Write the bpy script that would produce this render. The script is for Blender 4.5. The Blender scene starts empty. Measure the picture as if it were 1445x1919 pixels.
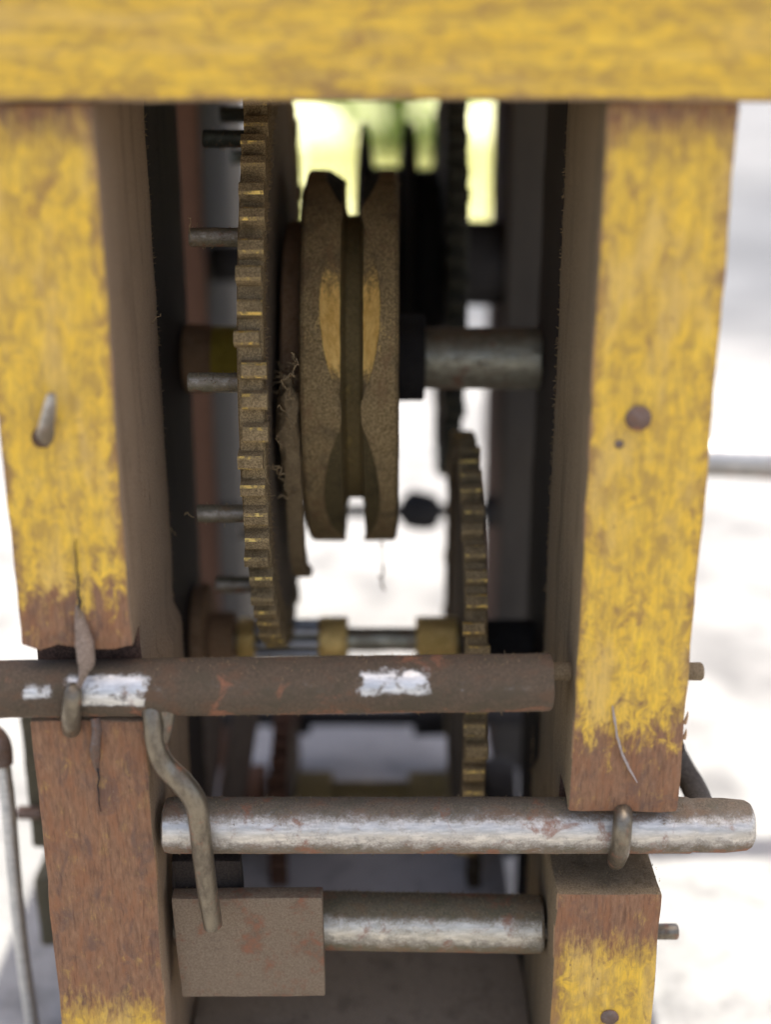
import bpy, bmesh, math, random
from mathutils import Vector, Matrix, noise
random.seed(7)
S = 0.001                      # everything below is written in millimetres
scene = bpy.context.scene
C = scene.collection
# ------------------------------------------------------------------ camera
PITCH = math.radians(20.0); F = 2450.0; W0, H0 = 1445.0, 1919.0
CAM_Y, CAM_Z = -220.0, 80.0
cd = bpy.data.cameras.new("camera"); cam = bpy.data.objects.new("camera", cd); C.objects.link(cam)
cam.location = (0, CAM_Y*S, CAM_Z*S); cam.rotation_euler = (math.radians(90)-PITCH, 0, 0)
cd.sensor_fit = 'VERTICAL'; cd.sensor_height = 36.0; cd.lens = 36.0*F/H0
cd.clip_start = 0.005; cd.clip_end = 400
cd.dof.use_dof = True; cd.dof.focus_distance = 0.264
cd.dof.aperture_fstop = cd.lens/8.0          # an opening of 8 mm
scene.camera = cam
# ------------------------------------------------------------------ sky and sun
SUN_EL, SUN_AZ = math.radians(83), math.radians(60)    # sun almost overhead, a little to the right
w = bpy.data.worlds.new("World"); scene.world = w; w.use_nodes = True
nt = w.node_tree; nt.nodes.clear()
sky = nt.nodes.new('ShaderNodeTexSky'); sky.sky_type = 'NISHITA'; sky.sun_disc = False
sky.sun_elevation = SUN_EL; sky.sun_rotation = SUN_AZ
sky.air_density = .62; sky.dust_density = 4.0; sky.ozone_density = .3        # whitish, hazy sky
bg = nt.nodes.new('ShaderNodeBackground'); bg.inputs[1].default_value = 0.15
ow = nt.nodes.new('ShaderNodeOutputWorld')
nt.links.new(sky.outputs[0], bg.inputs[0]); nt.links.new(bg.outputs[0], ow.inputs[0])
sd = bpy.data.lights.new("sun", 'SUN'); sd.energy = 3.6; sd.angle = math.radians(0.5); sd.color = (1, .96, .88)
so = bpy.data.objects.new("sun", sd); C.objects.link(so)
sdir = Vector((math.sin(SUN_AZ)*math.cos(SUN_EL), math.cos(SUN_AZ)*math.cos(SUN_EL), math.sin(SUN_EL)))
so.rotation_euler = sdir.to_track_quat('Z', 'Y').to_euler(); so.location = (0, .5, 2)
scene.view_settings.view_transform = 'Standard'; scene.view_settings.look = 'None'
scene.view_settings.gamma = 1; scene.view_settings.exposure = 1.4
scene.render.engine = 'CYCLES'
scene.cycles.max_bounces = 8; scene.cycles.diffuse_bounces = 5; scene.cycles.glossy_bounces = 4
scene.cycles.use_denoising = True
scene.cycles.caustics_reflective = False; scene.cycles.caustics_refractive = False

cp, sp_ = math.cos(PITCH), math.sin(PITCH)
def P(px, py, Y):
    """point (mm) where the sight line of photo pixel px,py meets the upright plane at depth Y"""
    u = (H0/2-py)/F; zc = (Y-CAM_Y)/(cp+sp_*u)
    return Vector(((px-W0/2)/F*zc, Y, CAM_Z+zc*(u*cp-sp_)))

# ------------------------------------------------------------------ node helpers
class Mat:
    def __init__(s, name):
        s.m = bpy.data.materials.new(name); s.m.use_nodes = True
        s.t = s.m.node_tree; s.t.nodes.clear()
        s.out = s.n('ShaderNodeOutputMaterial'); s.b = s.n('ShaderNodeBsdfPrincipled')
        s.t.links.new(s.b.outputs[0], s.out.inputs[0])
        g = s.n('ShaderNodeNewGeometry'); v = s.n('ShaderNodeVectorMath'); v.operation = 'SCALE'
        s.t.links.new(g.outputs['Position'], v.inputs[0]); v.inputs['Scale'].default_value = 1/S
        s.pos = v.outputs[0]
        x = s.n('ShaderNodeSeparateXYZ'); s.t.links.new(s.pos, x.inputs[0]); s.x, s.y, s.z = x.outputs
        x = s.n('ShaderNodeSeparateXYZ'); s.t.links.new(g.outputs['Normal'], x.inputs[0]); s.nx, s.ny, s.nz = x.outputs
    def n(s, t): return s.t.nodes.new(t)
    def put(s, sock, v):
        if isinstance(v, bpy.types.NodeSocket): s.t.links.new(v, sock)
        elif isinstance(v, tuple) and len(v) == 3 and sock.type == 'RGBA': sock.default_value = (*v, 1)
        else: sock.default_value = v
    def math(s, op, a, b=0.0, c=None, clamp=False):
        k = s.n('ShaderNodeMath'); k.operation = op; k.use_clamp = clamp
        s.put(k.inputs[0], a); s.put(k.inputs[1], b)
        if c is not None: s.put(k.inputs[2], c)
        return k.outputs[0]
    def noise(s, size, detail=4, rough=.6, stretch=(1, 1, 1), off=(0, 0, 0), distort=0.0):
        m = s.n('ShaderNodeMapping'); s.t.links.new(s.pos, m.inputs[0])
        m.inputs['Scale'].default_value = tuple(1/size/k for k in stretch); m.inputs['Location'].default_value = off
        k = s.n('ShaderNodeTexNoise'); s.t.links.new(m.outputs[0], k.inputs['Vector'])
        k.inputs['Scale'].default_value = 1; k.inputs['Detail'].default_value = detail
        k.inputs['Roughness'].default_value = rough; k.inputs['Distortion'].default_value = distort
        return k.outputs['Fac']
    def step(s, v, a, b):
        k = s.n('ShaderNodeMapRange'); k.interpolation_type = 'SMOOTHSTEP'
        s.put(k.inputs['Value'], v); k.inputs['From Min'].default_value = a; k.inputs['From Max'].default_value = b
        return k.outputs[0]
    def mix(s, f, a, b):
        k = s.n('ShaderNodeMix'); k.data_type = 'RGBA'
        s.put(k.inputs[0], f); s.put(k.inputs[6], a); s.put(k.inputs[7], b)
        return k.outputs[2]
    def mixf(s, f, a, b):
        k = s.n('ShaderNodeMix'); s.put(k.inputs[0], f); s.put(k.inputs[2], a); s.put(k.inputs[3], b)
        return k.outputs[0]
    def bump(s, h, dist, strength=1.0, chain=None):
        k = s.n('ShaderNodeBump'); k.inputs['Strength'].default_value = strength
        k.inputs['Distance'].default_value = dist*S; s.put(k.inputs['Height'], h)
        if chain is not None: s.t.links.new(chain, k.inputs['Normal'])
        return k.outputs[0]
    def done(s, col, rough=.8, metal=0.0, normal=None, spec=None):
        s.put(s.b.inputs['Base Color'], col); s.put(s.b.inputs['Roughness'], rough); s.put(s.b.inputs['Metallic'], metal)
        if normal is not None: s.t.links.new(normal, s.b.inputs['Normal'])
        if spec is not None: s.b.inputs['Specular IOR Level'].default_value = spec
        return s.m

DUST = (.205, .138, .068); DUST2 = (.37, .268, .14); DUSTD = (.08, .053, .03)

def band(m, val, lo, hi, soft):
    return m.math('MULTIPLY', m.step(val, lo-soft, lo+soft), m.math('SUBTRACT', 1.0, m.step(val, hi-soft, hi+soft)))

def painted(name, grain, spans, axis='z', seed=0, cover=.30, edges=None):
    """worn yellow paint over wood; spans = painted stretches along the axis in mm"""
    m = Mat(name)
    st = (1, 1, 9) if grain == 'z' else (9, 1, 1)
    st2 = (1, 1, 3.5) if grain == 'z' else (6.5, 1, 1)
    fine = m.noise(.55, 5, .65, st, (seed, 1, 2)); mid = m.noise(2.6, 5, .62, st2, (seed, 5, 3)); big = m.noise(9, 4, .6, st2, (3, seed, 7))
    speck = m.noise(1.3, 3, .5, (1, 1, 1.6), (seed*2, 4, 4)); patch = m.noise(3.2, 2, .5, st2, (9, seed, 1))
    blot = m.noise(3.0, 5, .66, (1, 1, 1.5) if grain == 'z' else (1.8, 1, 1), (seed, 2, 2), .6)
    fw = m.noise(.75, 5, .66, (1, 1, 4) if grain == 'z' else (4, 1, 1), (seed, 7, 2))
    wood = m.mix(m.step(fw, .25, .75), (.185, .092, .046), (.31, .165, .086))
    wood = m.mix(m.math('MULTIPLY', m.step(mid, .42, .66), .7), wood, (.27, .115, .05))
    wood = m.mix(m.math('MULTIPLY', m.step(m.noise(5.0, 5, .66, (1, 1, 1.8), (seed, 3, 8), .8), .48, .68), .65), wood, (.12, .075, .056))
    wood = m.mix(m.math('MULTIPLY', m.step(blot, .55, .70), .45), wood, (.33, .20, .075))
    wood = m.mix(m.math('MULTIPLY', m.step(m.noise(1.1, 4, .7, (1, 1, 1.5), (seed, 1, 9)), .62, .74), .5), wood, (.09, .05, .034))
    wood = m.mix(m.math('MULTIPLY', m.step(fine, .52, .66), .5), wood, (.10, .05, .028))
    yel = m.mix(m.step(blot, .36, .64), (.46, .28, .055), (.79, .48, .045))
    yel = m.mix(m.math('MULTIPLY', m.step(mid, .46, .66), .6), yel, (.90, .57, .06))
    yel = m.mix(m.math('MULTIPLY', m.step(big, .48, .64), .6), yel, (.66, .43, .13))
    yel = m.mix(m.math('MULTIPLY', m.step(fw, .50, .70), .55), yel, (.42, .265, .065))
    yel = m.mix(m.math('MULTIPLY', m.step(patch, .64, .74), .4), yel, (.86, .56, .02))
    stain = m.noise(6.0, 5, .7, (1, 1, 1.6) if grain == 'z' else (2.5, 1, 1), (seed*3, 8, 1), 1.0)
    yel = m.mix(m.math('MULTIPLY', m.step(stain, .56, .70), .75), yel, (.27, .14, .055))
    brush = m.noise(.8, 3, .6, (1, 1, 26) if grain == 'z' else (26, 1, 1), (seed, 4, 6))
    yel = m.mix(m.math('MULTIPLY', m.step(brush, .48, .66), .45), yel, (.50, .30, .05))
    v = m.x if axis == 'x' else m.z
    v = m.math('ADD', v, m.math('MULTIPLY', m.math('SUBTRACT', mid, .5), 9.0))
    v = m.math('ADD', v, m.math('MULTIPLY', m.math('SUBTRACT', fine, .5), 4.0))
    v = m.math('ADD', v, m.math('MULTIPLY', m.math('SUBTRACT', blot, .5), 14.0))
    mask = None
    for lo, hi in spans:
        b = band(m, v, lo, hi, 11.0)
        mask = b if mask is None else m.math('MAXIMUM', mask, b)
    frag = m.math('ADD', m.math('MULTIPLY', m.math('SUBTRACT', blot, .5), 1.3), m.math('MULTIPLY', m.math('SUBTRACT', fw, .5), 1.0))
    mask = m.step(m.math('ADD', mask, frag), .12, .80)
    if edges:                                   # paint is rubbed thin along the arrises
        ev = m.z if axis == 'x' else m.x
        dist = m.math('MINIMUM', m.math('SUBTRACT', ev, edges[0]), m.math('SUBTRACT', edges[1], ev))
        dist = m.math('ADD', dist, m.math('MULTIPLY', m.math('SUBTRACT', blot, .5), 7.0))
        mask = m.math('MULTIPLY', mask, m.math('ADD', .25, m.math('MULTIPLY', m.step(dist, -.6, 2.6), .75)))
    worn = m.math('SUBTRACT', 1.0, m.math('MULTIPLY', m.step(m.math('MULTIPLY', fine, mid), cover, cover+.10), .6))
    mask = m.math('MULTIPLY', mask, worn)
    mask = m.math('MULTIPLY', mask, m.math('SUBTRACT', 1.0, m.math('MULTIPLY', m.step(speck, .70, .76), .75)))
    col = m.mix(mask, wood, yel)
    col = m.mix(m.math('MULTIPLY', m.step(m.noise(.35, 2, .5), .62, .75), .22), col, (.40, .31, .22))
    nb = m.bump(m.math('ADD', m.math('MULTIPLY', fine, .7), m.math('MULTIPLY', mask, .35)), .35, .55)
    return m.done(col, m.mixf(mask, .8, .58), 0, nb, .35)

def dusty(name, c1, c2, dark=DUSTD, grain=None, fine=.32, under=None, under_at=(.60, .72), rough=.95, bumpd=.35, under_metal=.9):
    """dry dust lying over a surface; 'under' shows through where the dust is rubbed off"""
    m = Mat(name)
    st = (1, 1, 1) if grain is None else ((1, 1, 8) if grain == 'z' else (8, 1, 1))
    g = m.noise(fine, 3, .7); g2 = m.noise(fine*3.2, 4, .6, st, (4, 2, 9)); b = m.noise(6.5, 4, .6, st, (1, 8, 3))
    col = m.mix(m.step(g, .38, .62), c1, c2)
    col = m.mix(m.math('MULTIPLY', m.step(b, .50, .70), .55), col, tuple(x*.62 for x in c1))
    col = m.mix(m.math('MULTIPLY', m.step(g2, .58, .74), .6), col, dark)
    met = 0.0; ro = rough
    if under is not None:
        k = m.step(m.math('ADD', m.math('MULTIPLY', b, .6), m.math('MULTIPLY', g2, .4)), *under_at)
        col = m.mix(k, col, under); met = m.math('MULTIPLY', k, under_metal); ro = m.mixf(k, rough, .38 if under_metal else .85)
    nb = m.bump(g, bumpd, .8); nb = m.bump(g2, bumpd*1.6, .6, nb)
    return m.done(col, ro, met, nb, .25)

def steel(name, tone=(.55, .52, .47), dust=.45, rust=.5, bright=(), dustcol=DUST, top=.35, low=.25, gloss=.38):
    """worn steel: dust lying on top and in patches, rust spots, polished stretches given as (x0, x1, zlo, zhi)"""
    m = Mat(name)
    g = m.noise(.42, 3, .7); p = m.noise(2.2, 6, .72, (1.25, 1, 1), (0, 0, 0), .3); r = m.noise(7.0, 6, .68, (1, 1, 1), (7, 3, 1), .5); s = m.noise(.8, 4, .6, (5, 1, 1), (2, 2, 8))
    k = m.math('ADD', m.math('MULTIPLY', p, .6), m.math('MULTIPLY', g, .4))
    k = m.math('ADD', k, m.math('MULTIPLY', m.step(m.nz, .45, 1.0), top))
    k = m.math('ADD', k, m.math('MULTIPLY', m.step(m.nz, .30, -.60), low))  # underside dust, thickened in colour to set the bright band mid-rod
    d = m.step(k, .58-dust*.35, .96-dust*.35)
    for x0, x1, z0, z1 in bright:
        wob = m.math('MULTIPLY', m.math('SUBTRACT', m.noise(1.9, 5, .75, (1.2, 1, 1)), .5), 6.5)
        bb = m.math('MULTIPLY', band(m, m.math('ADD', m.x, wob), x0, x1, .5), band(m, m.math('ADD', m.z, m.math('MULTIPLY', wob, .45)), z0, z1, .4))
        d = m.math('MULTIPLY', d, m.math('SUBTRACT', 1.0, m.math('MULTIPLY', bb, m.math('ADD', .25, m.math('MULTIPLY', m.step(p, .38, .50), .73)))))
    r = m.math('ADD', r, m.math('MULTIPLY', m.step(m.nz, -.25, -.85), .10))
    rk = m.math('MULTIPLY', m.step(r, .66-rust*.12, .76-rust*.08), m.math('ADD', .35, m.math('MULTIPLY', g, .8)), None, True)
    pt = m.noise(4.0, 4, .6, (1.6, 1, 1), (5, 5, 5))
    base = m.mix(m.step(s, .35, .7), tuple(x*.72 for x in tone), tone)
    dc = m.mix(m.step(g, .30, .70), tuple(x*.72 for x in dustcol), tuple(min(1, x*1.35) for x in dustcol))
    dc = m.mix(m.math('MULTIPLY', m.step(pt, .50, .66), .55), dc, (dustcol[0]*.75, dustcol[1]*.85, dustcol[2]*.8))
    dc = m.mix(m.math('MULTIPLY', m.step(pt, .48, .36), .5), dc, (dustcol[0]*1.3, dustcol[1]*1.0, dustcol[2]*.85))
    rc = m.mix(g, (.14, .055, .03), (.40, .17, .085))
    col = m.mix(d, base, dc); col = m.mix(rk, col, rc)
    met = m.math('MULTIPLY', m.math('SUBTRACT', 1.0, d), m.math('SUBTRACT', 1.0, rk))
    ro = m.mixf(met, .92, m.mixf(s, gloss, gloss+.18))
    nb = m.bump(m.math('MULTIPLY', g, m.math('ADD', .15, d)), .20, .8)
    return m.done(col, ro, m.math('MULTIPLY', met, .95), nb, .4)

M = {}
M['beam'] = painted('beam_yellow_paint', 'x', [(-400, 400)], 'x', 3, .36, (69.6, 200))
M['post_l'] = painted('left_post_paint', 'z', [(-14.5, 65), (-400, -111)], 'z', 11, .34, (-68, -47))
M['post_r'] = painted('right_post_paint', 'z', [(-43.5, 64.5), (-400, -96)], 'z', 23, .35, (35.4, 57.6))
M['edge'] = dusty('rubbed_wood_edge', (.40, .235, .12), (.50, .31, .17), (.22, .12, .06), 'z', .7)
M['side'] = dusty('dusty_wood_side', (.275, .182, .108), (.39, .275, .165), (.15, .098, .056), 'z', .34)
M['side_r'] = dusty('dusty_olive_wood_side', (.20, .143, .078), (.295, .218, .125), (.105, .073, .04), 'z', .34)
M['cleat'] = dusty('olive_brown_cleat', (.085, .075, .045), (.13, .11, .07), (.04, .034, .02), None, .6)
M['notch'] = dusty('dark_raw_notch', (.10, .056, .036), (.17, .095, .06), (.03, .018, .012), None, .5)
M['side_dark'] = dusty('dark_grimy_wood', (.042, .031, .023), (.07, .053, .039), (.018, .014, .011), 'z', .4)  # wood darkened in colour for the shade inside the frame
M['wood_red'] = dusty('brown_wood', (.11, .055, .033), (.17, .088, .052), (.05, .025, .015), 'z', .6)
M['lever'] = dusty('dusty_lever_wood', (.16, .12, .09), (.24, .185, .14), (.08, .06, .045), 'z', .6)
M['wood_grey'] = dusty('grey_weathered_wood', (.058, .049, .039), (.085, .073, .059), (.028, .024, .019), 'z', .6)  # grey darkened in colour where little light reaches the back
M['board'] = dusty('grey_dusty_board', (.46, .43, .40), (.56, .53, .50), (.32, .29, .27), None, .6)
M['rail'] = dusty('brown_dusty_rail', (.26, .20, .135), (.36, .28, .19), (.14, .10, .065), None, .5)
M['wood_tan'] = dusty('tan_wood', (.27, .16, .08), (.36, .22, .12), (.12, .06, .03), None, .6)
M['dust'] = dusty('brown_dust', DUST, DUST2)
M['brass_dusty'] = dusty('dusty_brass', (.18, .125, .058), (.37, .265, .132), (.07, .048, .026), None, .34, (.50, .34, .10), (.66, .72))
M['brass_rub'] = dusty('rubbed_brass', (.22, .155, .075), (.40, .28, .12), (.08, .055, .03), None, .34, (.86, .60, .17), (.50, .60), .85, .2)
M['brass_gold'] = dusty('polished_brass_pocket', (.52, .32, .085), (.80, .52, .15), (.17, .10, .035), None, .34, (.95, .66, .24), (.42, .62), .75, .2)
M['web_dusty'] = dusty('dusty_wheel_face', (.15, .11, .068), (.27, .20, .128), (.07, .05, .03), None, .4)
M['web'] = dusty('dark_wheel_web', (.075, .05, .028), (.14, .10, .058), (.03, .02, .012), None, .4)  # shadow on the right-hand wheel faces put into the colour
M['lens'] = dusty('greasy_brass_pocket', (.085, .062, .026), (.15, .11, .045), (.04, .03, .014), None, .5, (.35, .22, .07), (.66, .76), .8, .2)  # lower pockets, darker than the dusty flange around them
M['brass_black'] = dusty('blackened_brass', (.030, .028, .020), (.06, .055, .035), (.012, .011, .01), None, .5)  # dark reflection and backlit silhouette painted as near-black brass
M['brass_olive'] = dusty('tarnished_brass', (.20, .145, .06), (.33, .24, .10), (.08, .055, .025), None, .4, (.5, .36, .12), (.55, .66))
M['yellow_hub'] = dusty('yellow_painted_hub', (.33, .24, .03), (.45, .32, .05), (.16, .10, .03), None, .6)
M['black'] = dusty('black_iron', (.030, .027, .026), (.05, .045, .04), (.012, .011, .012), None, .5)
M['iron_green'] = steel('green_black_iron', (.20, .22, .19), .55, .1, (), (.06, .065, .05))
M['pin'] = steel('dusty_steel_pin', (.62, .56, .46), .62, .55, (), (.20, .165, .10))
M['rod_a'] = steel('rusty_dust_covered_steel', (.78, .75, .68), 1.45, .62, [(-59.5, -44.8, -37.8, -32.6), (-67.5, -62.8, -36.0, -34.0), (-4.6, 7.8, -35.4, -31.7)], (.095, .066, .040), .2)
M['rod_b'] = steel('worn_bare_steel', (.72, .665, .57), .24, .90, (), (.17, .13, .085), .42, .36)
M['rod_c'] = steel('dusty_round_steel', (.68, .62, .50), .34, .92, (), (.165, .13, .075), .55, .34)
M['plate'] = dusty('flat_rusty_steel', (.155, .108, .066), (.225, .165, .105), (.095, .066, .048), None, .42, (.25, .105, .055), (.50, .72), .7, .12, 0)
def wire_mat(name):
    m = Mat(name)
    a_ = m.noise(2.6, 6, .74, (1, 1, 2.2)); g = m.noise(.4, 3, .7); ru = m.noise(3.5, 5, .7, (1, 1, 1), (4, 4, 1))
    col = m.mix(m.step(a_, .36, .62), (.115, .088, .056), (.23, .195, .14)); col = m.mix(m.math('MULTIPLY', m.step(g, .55, .72), .45), col, (.09, .065, .04))
    k = m.math('MULTIPLY', m.step(ru, .56, .68), .8); col = m.mix(k, col, (.24, .10, .05))
    met = m.math('MULTIPLY', m.math('SUBTRACT', 1.0, k), m.mixf(m.step(a_, .36, .62), .45, .85))
    return m.done(col, m.mixf(m.step(a_, .36, .62), .5, .30), met, m.bump(g, .12, .6), .5)
M['wire'] = wire_mat('brown_steel_wire')
M['wire_dust'] = dusty('dust_caked_wire', (.20, .145, .105), (.33, .25, .185), (.09, .06, .045), None, .4)
M['wire_grey'] = steel('pale_steel_wire', (.62, .62, .60), .15, .1, (), (.30, .28, .25), .1)
M['nail'] = steel('old_nail', (.36, .31, .28), .95, .9, (), (.15, .095, .065), .1)
M['chrome'] = steel('bright_steel', (.62, .60, .57), .15, .35, (), (.3, .26, .2), .1)
M['arbor'] = steel('dark_arbor_steel', (.58, .54, .40), .40, .70, (), (.19, .145, .085), .35, .15)

# ------------------------------------------------------------------ mesh helpers
def finish(name, bm, mats, parent=None, angle=38, smooth=True, offset=None):
    off = Vector((0, 0, 0))
    if parent is not None:
        p = parent
        while p is not None: off += Vector(p.location)/S; p = p.parent
    for v in bm.verts: v.co = (v.co-off)*S
    bm.normal_update()
    me = bpy.data.meshes.new(name); bm.to_mesh(me); bm.free()
    for m in (mats if isinstance(mats, (list, tuple)) else [mats]): me.materials.append(m)
    if smooth:
        me.shade_smooth(); me.set_sharp_from_angle(angle=math.radians(angle))
    o = bpy.data.objects.new(name, me); C.objects.link(o)
    if parent is not None: o.parent = parent
    return o
def thing(name, label, cat, loc, group=None):
    o = bpy.data.objects.new(name, None); C.objects.link(o); o.empty_display_size = .01
    o.location = Vector(loc)*S; o['label'] = label; o['category'] = cat
    if group: o['group'] = group
    return o
def nz(p, size, amp):
    return noise.noise_vector(Vector(p)/size)*amp
def rough_up(bm, amps):
    for v in bm.verts:
        d = Vector((0, 0, 0))
        for size, amp in amps: d += noise.noise_vector(v.co/size+Vector((3.1, 7.7, 1.3)))*amp
        v.co += d
def cells(xs, ys, zs, solid=lambda x, y, z: True):
    """a block made of cells, outer faces only"""
    bm = bmesh.new(); V = {}
    nx, ny, nz_ = len(xs)-1, len(ys)-1, len(zs)-1
    ok = {}
    for i in range(nx):
        for j in range(ny):
            for k in range(nz_):
                ok[i, j, k] = solid((xs[i]+xs[i+1])/2, (ys[j]+ys[j+1])/2, (zs[k]+zs[k+1])/2)
    def v(i, j, k):
        if (i, j, k) not in V: V[i, j, k] = bm.verts.new((xs[i], ys[j], zs[k]))
        return V[i, j, k]
    Q = {(-1, 0, 0): [(0, 0, 0), (0, 0, 1), (0, 1, 1), (0, 1, 0)], (1, 0, 0): [(1, 0, 0), (1, 1, 0), (1, 1, 1), (1, 0, 1)],
         (0, -1, 0): [(0, 0, 0), (1, 0, 0), (1, 0, 1), (0, 0, 1)], (0, 1, 0): [(0, 1, 0), (0, 1, 1), (1, 1, 1), (1, 1, 0)],
         (0, 0, -1): [(0, 0, 0), (0, 1, 0), (1, 1, 0), (1, 0, 0)], (0, 0, 1): [(0, 0, 1), (1, 0, 1), (1, 1, 1), (0, 1, 1)]}
    for (i, j, k), s in ok.items():
        if not s: continue
        for d, q in Q.items():
            if not ok.get((i+d[0], j+d[1], k+d[2]), False):
                bm.faces.new([v(i+a, j+b, k+c) for a, b, c in q])
    return bm
def lin(a, b, step):
    n = max(1, int(round(abs(b-a)/step))); return [a+(b-a)*i/n for i in range(n+1)]
def breaks(pts, step):
    r = []
    for a, b in zip(pts[:-1], pts[1:]): r += lin(a, b, step)[:-1]
    return r+[pts[-1]]
def edge_bevel(bm, off, seg=2, mi=0, ang=60):
    bm.normal_update()
    es = [e for e in bm.edges if len(e.link_faces) == 2 and e.calc_face_angle() > math.radians(ang)]
    r = bmesh.ops.bevel(bm, geom=es, offset=off, segments=seg, profile=.6, affect='EDGES', material=mi)
def lathe(bm, axis_o, prof, seg=48, mi=0, wob=0.0, closed=True, ang0=0.0):
    """turn prof = [(x, r)] about an axis along X through axis_o"""
    rings = []
    for x, r in prof:
        ring = []
        for i in range(seg):
            a = ang0+2*math.pi*i/seg
            p = Vector((x, axis_o[1]+r*math.cos(a), axis_o[2]+r*math.sin(a)))
            if wob: p += noise.noise_vector(p/2.3)*wob
            ring.append(bm.verts.new(p))
        rings.append(ring)
    for a, b in zip(rings[:-1], rings[1:]):
        for i in range(seg):
            f = bm.faces.new((a[i], a[(i+1) % seg], b[(i+1) % seg], b[i])); f.material_index = mi
    if closed:
        for ring, rev in ((rings[0], False), (rings[-1], True)):
            f = bm.faces.new(ring if not rev else ring[::-1]); f.material_index = mi
    return rings
def cyl(bm, x0, x1, o, r, seg=40, mi=0, wob=0.0, ch=.5, step=2.5, tilt=0.0):
    xs = [x0, x0+ch]+lin(x0+ch, x1-ch, step)[1:-1]+[x1-ch, x1]
    prof = [(x, r-ch*.8 if (x == x0 or x == x1) else r) for x in xs]
    rings = lathe(bm, o, prof, seg, mi, wob)
    if tilt:
        for ring in rings:
            for v in ring: v.co.z += tilt*(v.co.x-x0)
def tube(bm, pts, rad, seg=14, mi=0, sub=4, wob=0.0, flat=1.0):
    """round bar along a smooth line; rad may be one number or one per point"""
    pts = [Vector(p) for p in pts]; R = rad if isinstance(rad, (list, tuple)) else [rad]*len(pts)
    L, RR = [], []
    for i in range(len(pts)-1):
        p0, p1, p2, p3 = pts[max(i-1, 0)], pts[i], pts[i+1], pts[min(i+2, len(pts)-1)]
        for s in range(sub):
            t = s/sub
            L.append(.5*((2*p1)+(p2-p0)*t+(2*p0-5*p1+4*p2-p3)*t*t+(3*p1-p0-3*p2+p3)*t**3)); RR.append(R[i]+(R[i+1]-R[i])*t)
    L.append(pts[-1]); RR.append(R[-1])
    rings = []; up = None
    for i, p in enumerate(L):
        d = (L[min(i+1, len(L)-1)]-L[max(i-1, 0)]).normalized()
        if up is None: up = d.orthogonal().normalized()
        up = (up-d*up.dot(d)).normalized(); sd = d.cross(up)
        ring = []
        for k in range(seg):
            a = 2*math.pi*k/seg
            q = p+(up*math.cos(a)+sd*math.sin(a)*flat)*RR[i]
            if wob: q += noise.noise_vector(q/1.7)*wob
            ring.append(bm.verts.new(q))
        rings.append(ring)
    for a, b in zip(rings[:-1], rings[1:]):
        for i in range(seg):
            f = bm.faces.new((a[i], a[(i+1) % seg], b[(i+1) % seg], b[i])); f.material_index = mi
    bm.faces.new(rings[0][::-1]).material_index = mi; bm.faces.new(rings[-1]).material_index = mi
def box(bm, x0, x1, y0, y1, z0, z1, mi=0):
    vs = [bm.verts.new((x, y, z)) for x in (x0, x1) for y in (y0, y1) for z in (z0, z1)]
    for q in ((0, 1, 3, 2), (4, 6, 7, 5), (0, 4, 5, 1), (2, 3, 7, 6), (0, 2, 6, 4), (1, 5, 7, 3)):
        bm.faces.new([vs[i] for i in q]).material_index = mi
def hairs(name, pts, parent, mat, lmin=.25, lmax=.9, thick=.045, wild=.8):
    """loose dust fibres: thin bent three-sided spikes standing on the given (point, normal) places"""
    bm = bmesh.new()
    for p, n in pts:
        L = random.uniform(lmin, lmax)*random.choice((.6, .8, 1, 1, 1.3))
        d = (Vector(n)+Vector((random.uniform(-1, 1), random.uniform(-1, 1), random.uniform(-1, 1)))*wild).normalized()
        s = d.orthogonal().normalized(); t = d.cross(s)
        p = Vector(p)-d*.1; bend = (s*random.uniform(-1, 1)+t*random.uniform(-1, 1))*L*.35
        th = thick*random.uniform(.7, 1.4)
        A = [bm.verts.new(p+s*th), bm.verts.new(p+(t*.87-s*.5)*th), bm.verts.new(p-(t*.87+s*.5)*th)]
        mid = p+d*L*.6+bend*.6
        B = [bm.verts.new(mid+s*th*.8), bm.verts.new(mid+(t*.87-s*.5)*th*.8), bm.verts.new(mid-(t*.87+s*.5)*th*.8)]
        e = bm.verts.new(p+d*L+bend)
        for i in range(3):
            bm.faces.new((A[i], A[(i+1) % 3], B[(i+1) % 3], B[i])); bm.faces.new((B[i], B[(i+1) % 3], e))
    o = finish(name, bm, mat, parent, smooth=False); o['kind'] = 'stuff'
    return o

# ------------------------------------------------------------------ ground and what grows behind
GZ = -160.0
def ground_mat(name, c1, c2, c3, size, path=False):
    m = Mat(name)
    a = m.noise(size, 4, .6); b = m.noise(size*.22, 5, .65, (1, 1, 1), (3, 1, 2)); c = m.noise(size*.03, 3, .7)
    col = m.mix(m.step(a, .35, .65), c1, c2); col = m.mix(m.math('MULTIPLY', m.step(b, .44, .66), .85), col, c3)
    col = m.mix(m.math('MULTIPLY', m.step(c, .5, .7), .3), col, tuple(x*.6 for x in c2))
    if path:
        wob = m.math('MULTIPLY', m.math('SUBTRACT', m.noise(600, 4, .6, (1.6, 1, 1)), .5), 900.0)
        yy = m.math('ADD', m.y, wob)
        k = m.math('MULTIPLY', m.step(yy, 650, 1150), m.math('SUBTRACT', 1.0, m.math('MULTIPLY', m.step(yy, 1700, 2600), .35)))
        col = m.mix(m.math('MULTIPLY', k, .94), col, m.mix(m.step(a, .4, .6), (.095, .098, .103), (.135, .138, .143)))
    return m.done(col, .92, 0, m.bump(c, 2.0, .6), .2)
def sheet(name, x0, x1, y0, y1, z, mat, n=1):
    bm = bmesh.new()
    vs = [bm.verts.new(p) for p in ((x0, y0, z), (x1, y0, z), (x1, y1, z), (x0, y1, z))]; bm.faces.new(vs)
    o = finish(name, bm, mat, None, smooth=False); o['kind'] = 'structure'; return o
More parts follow.
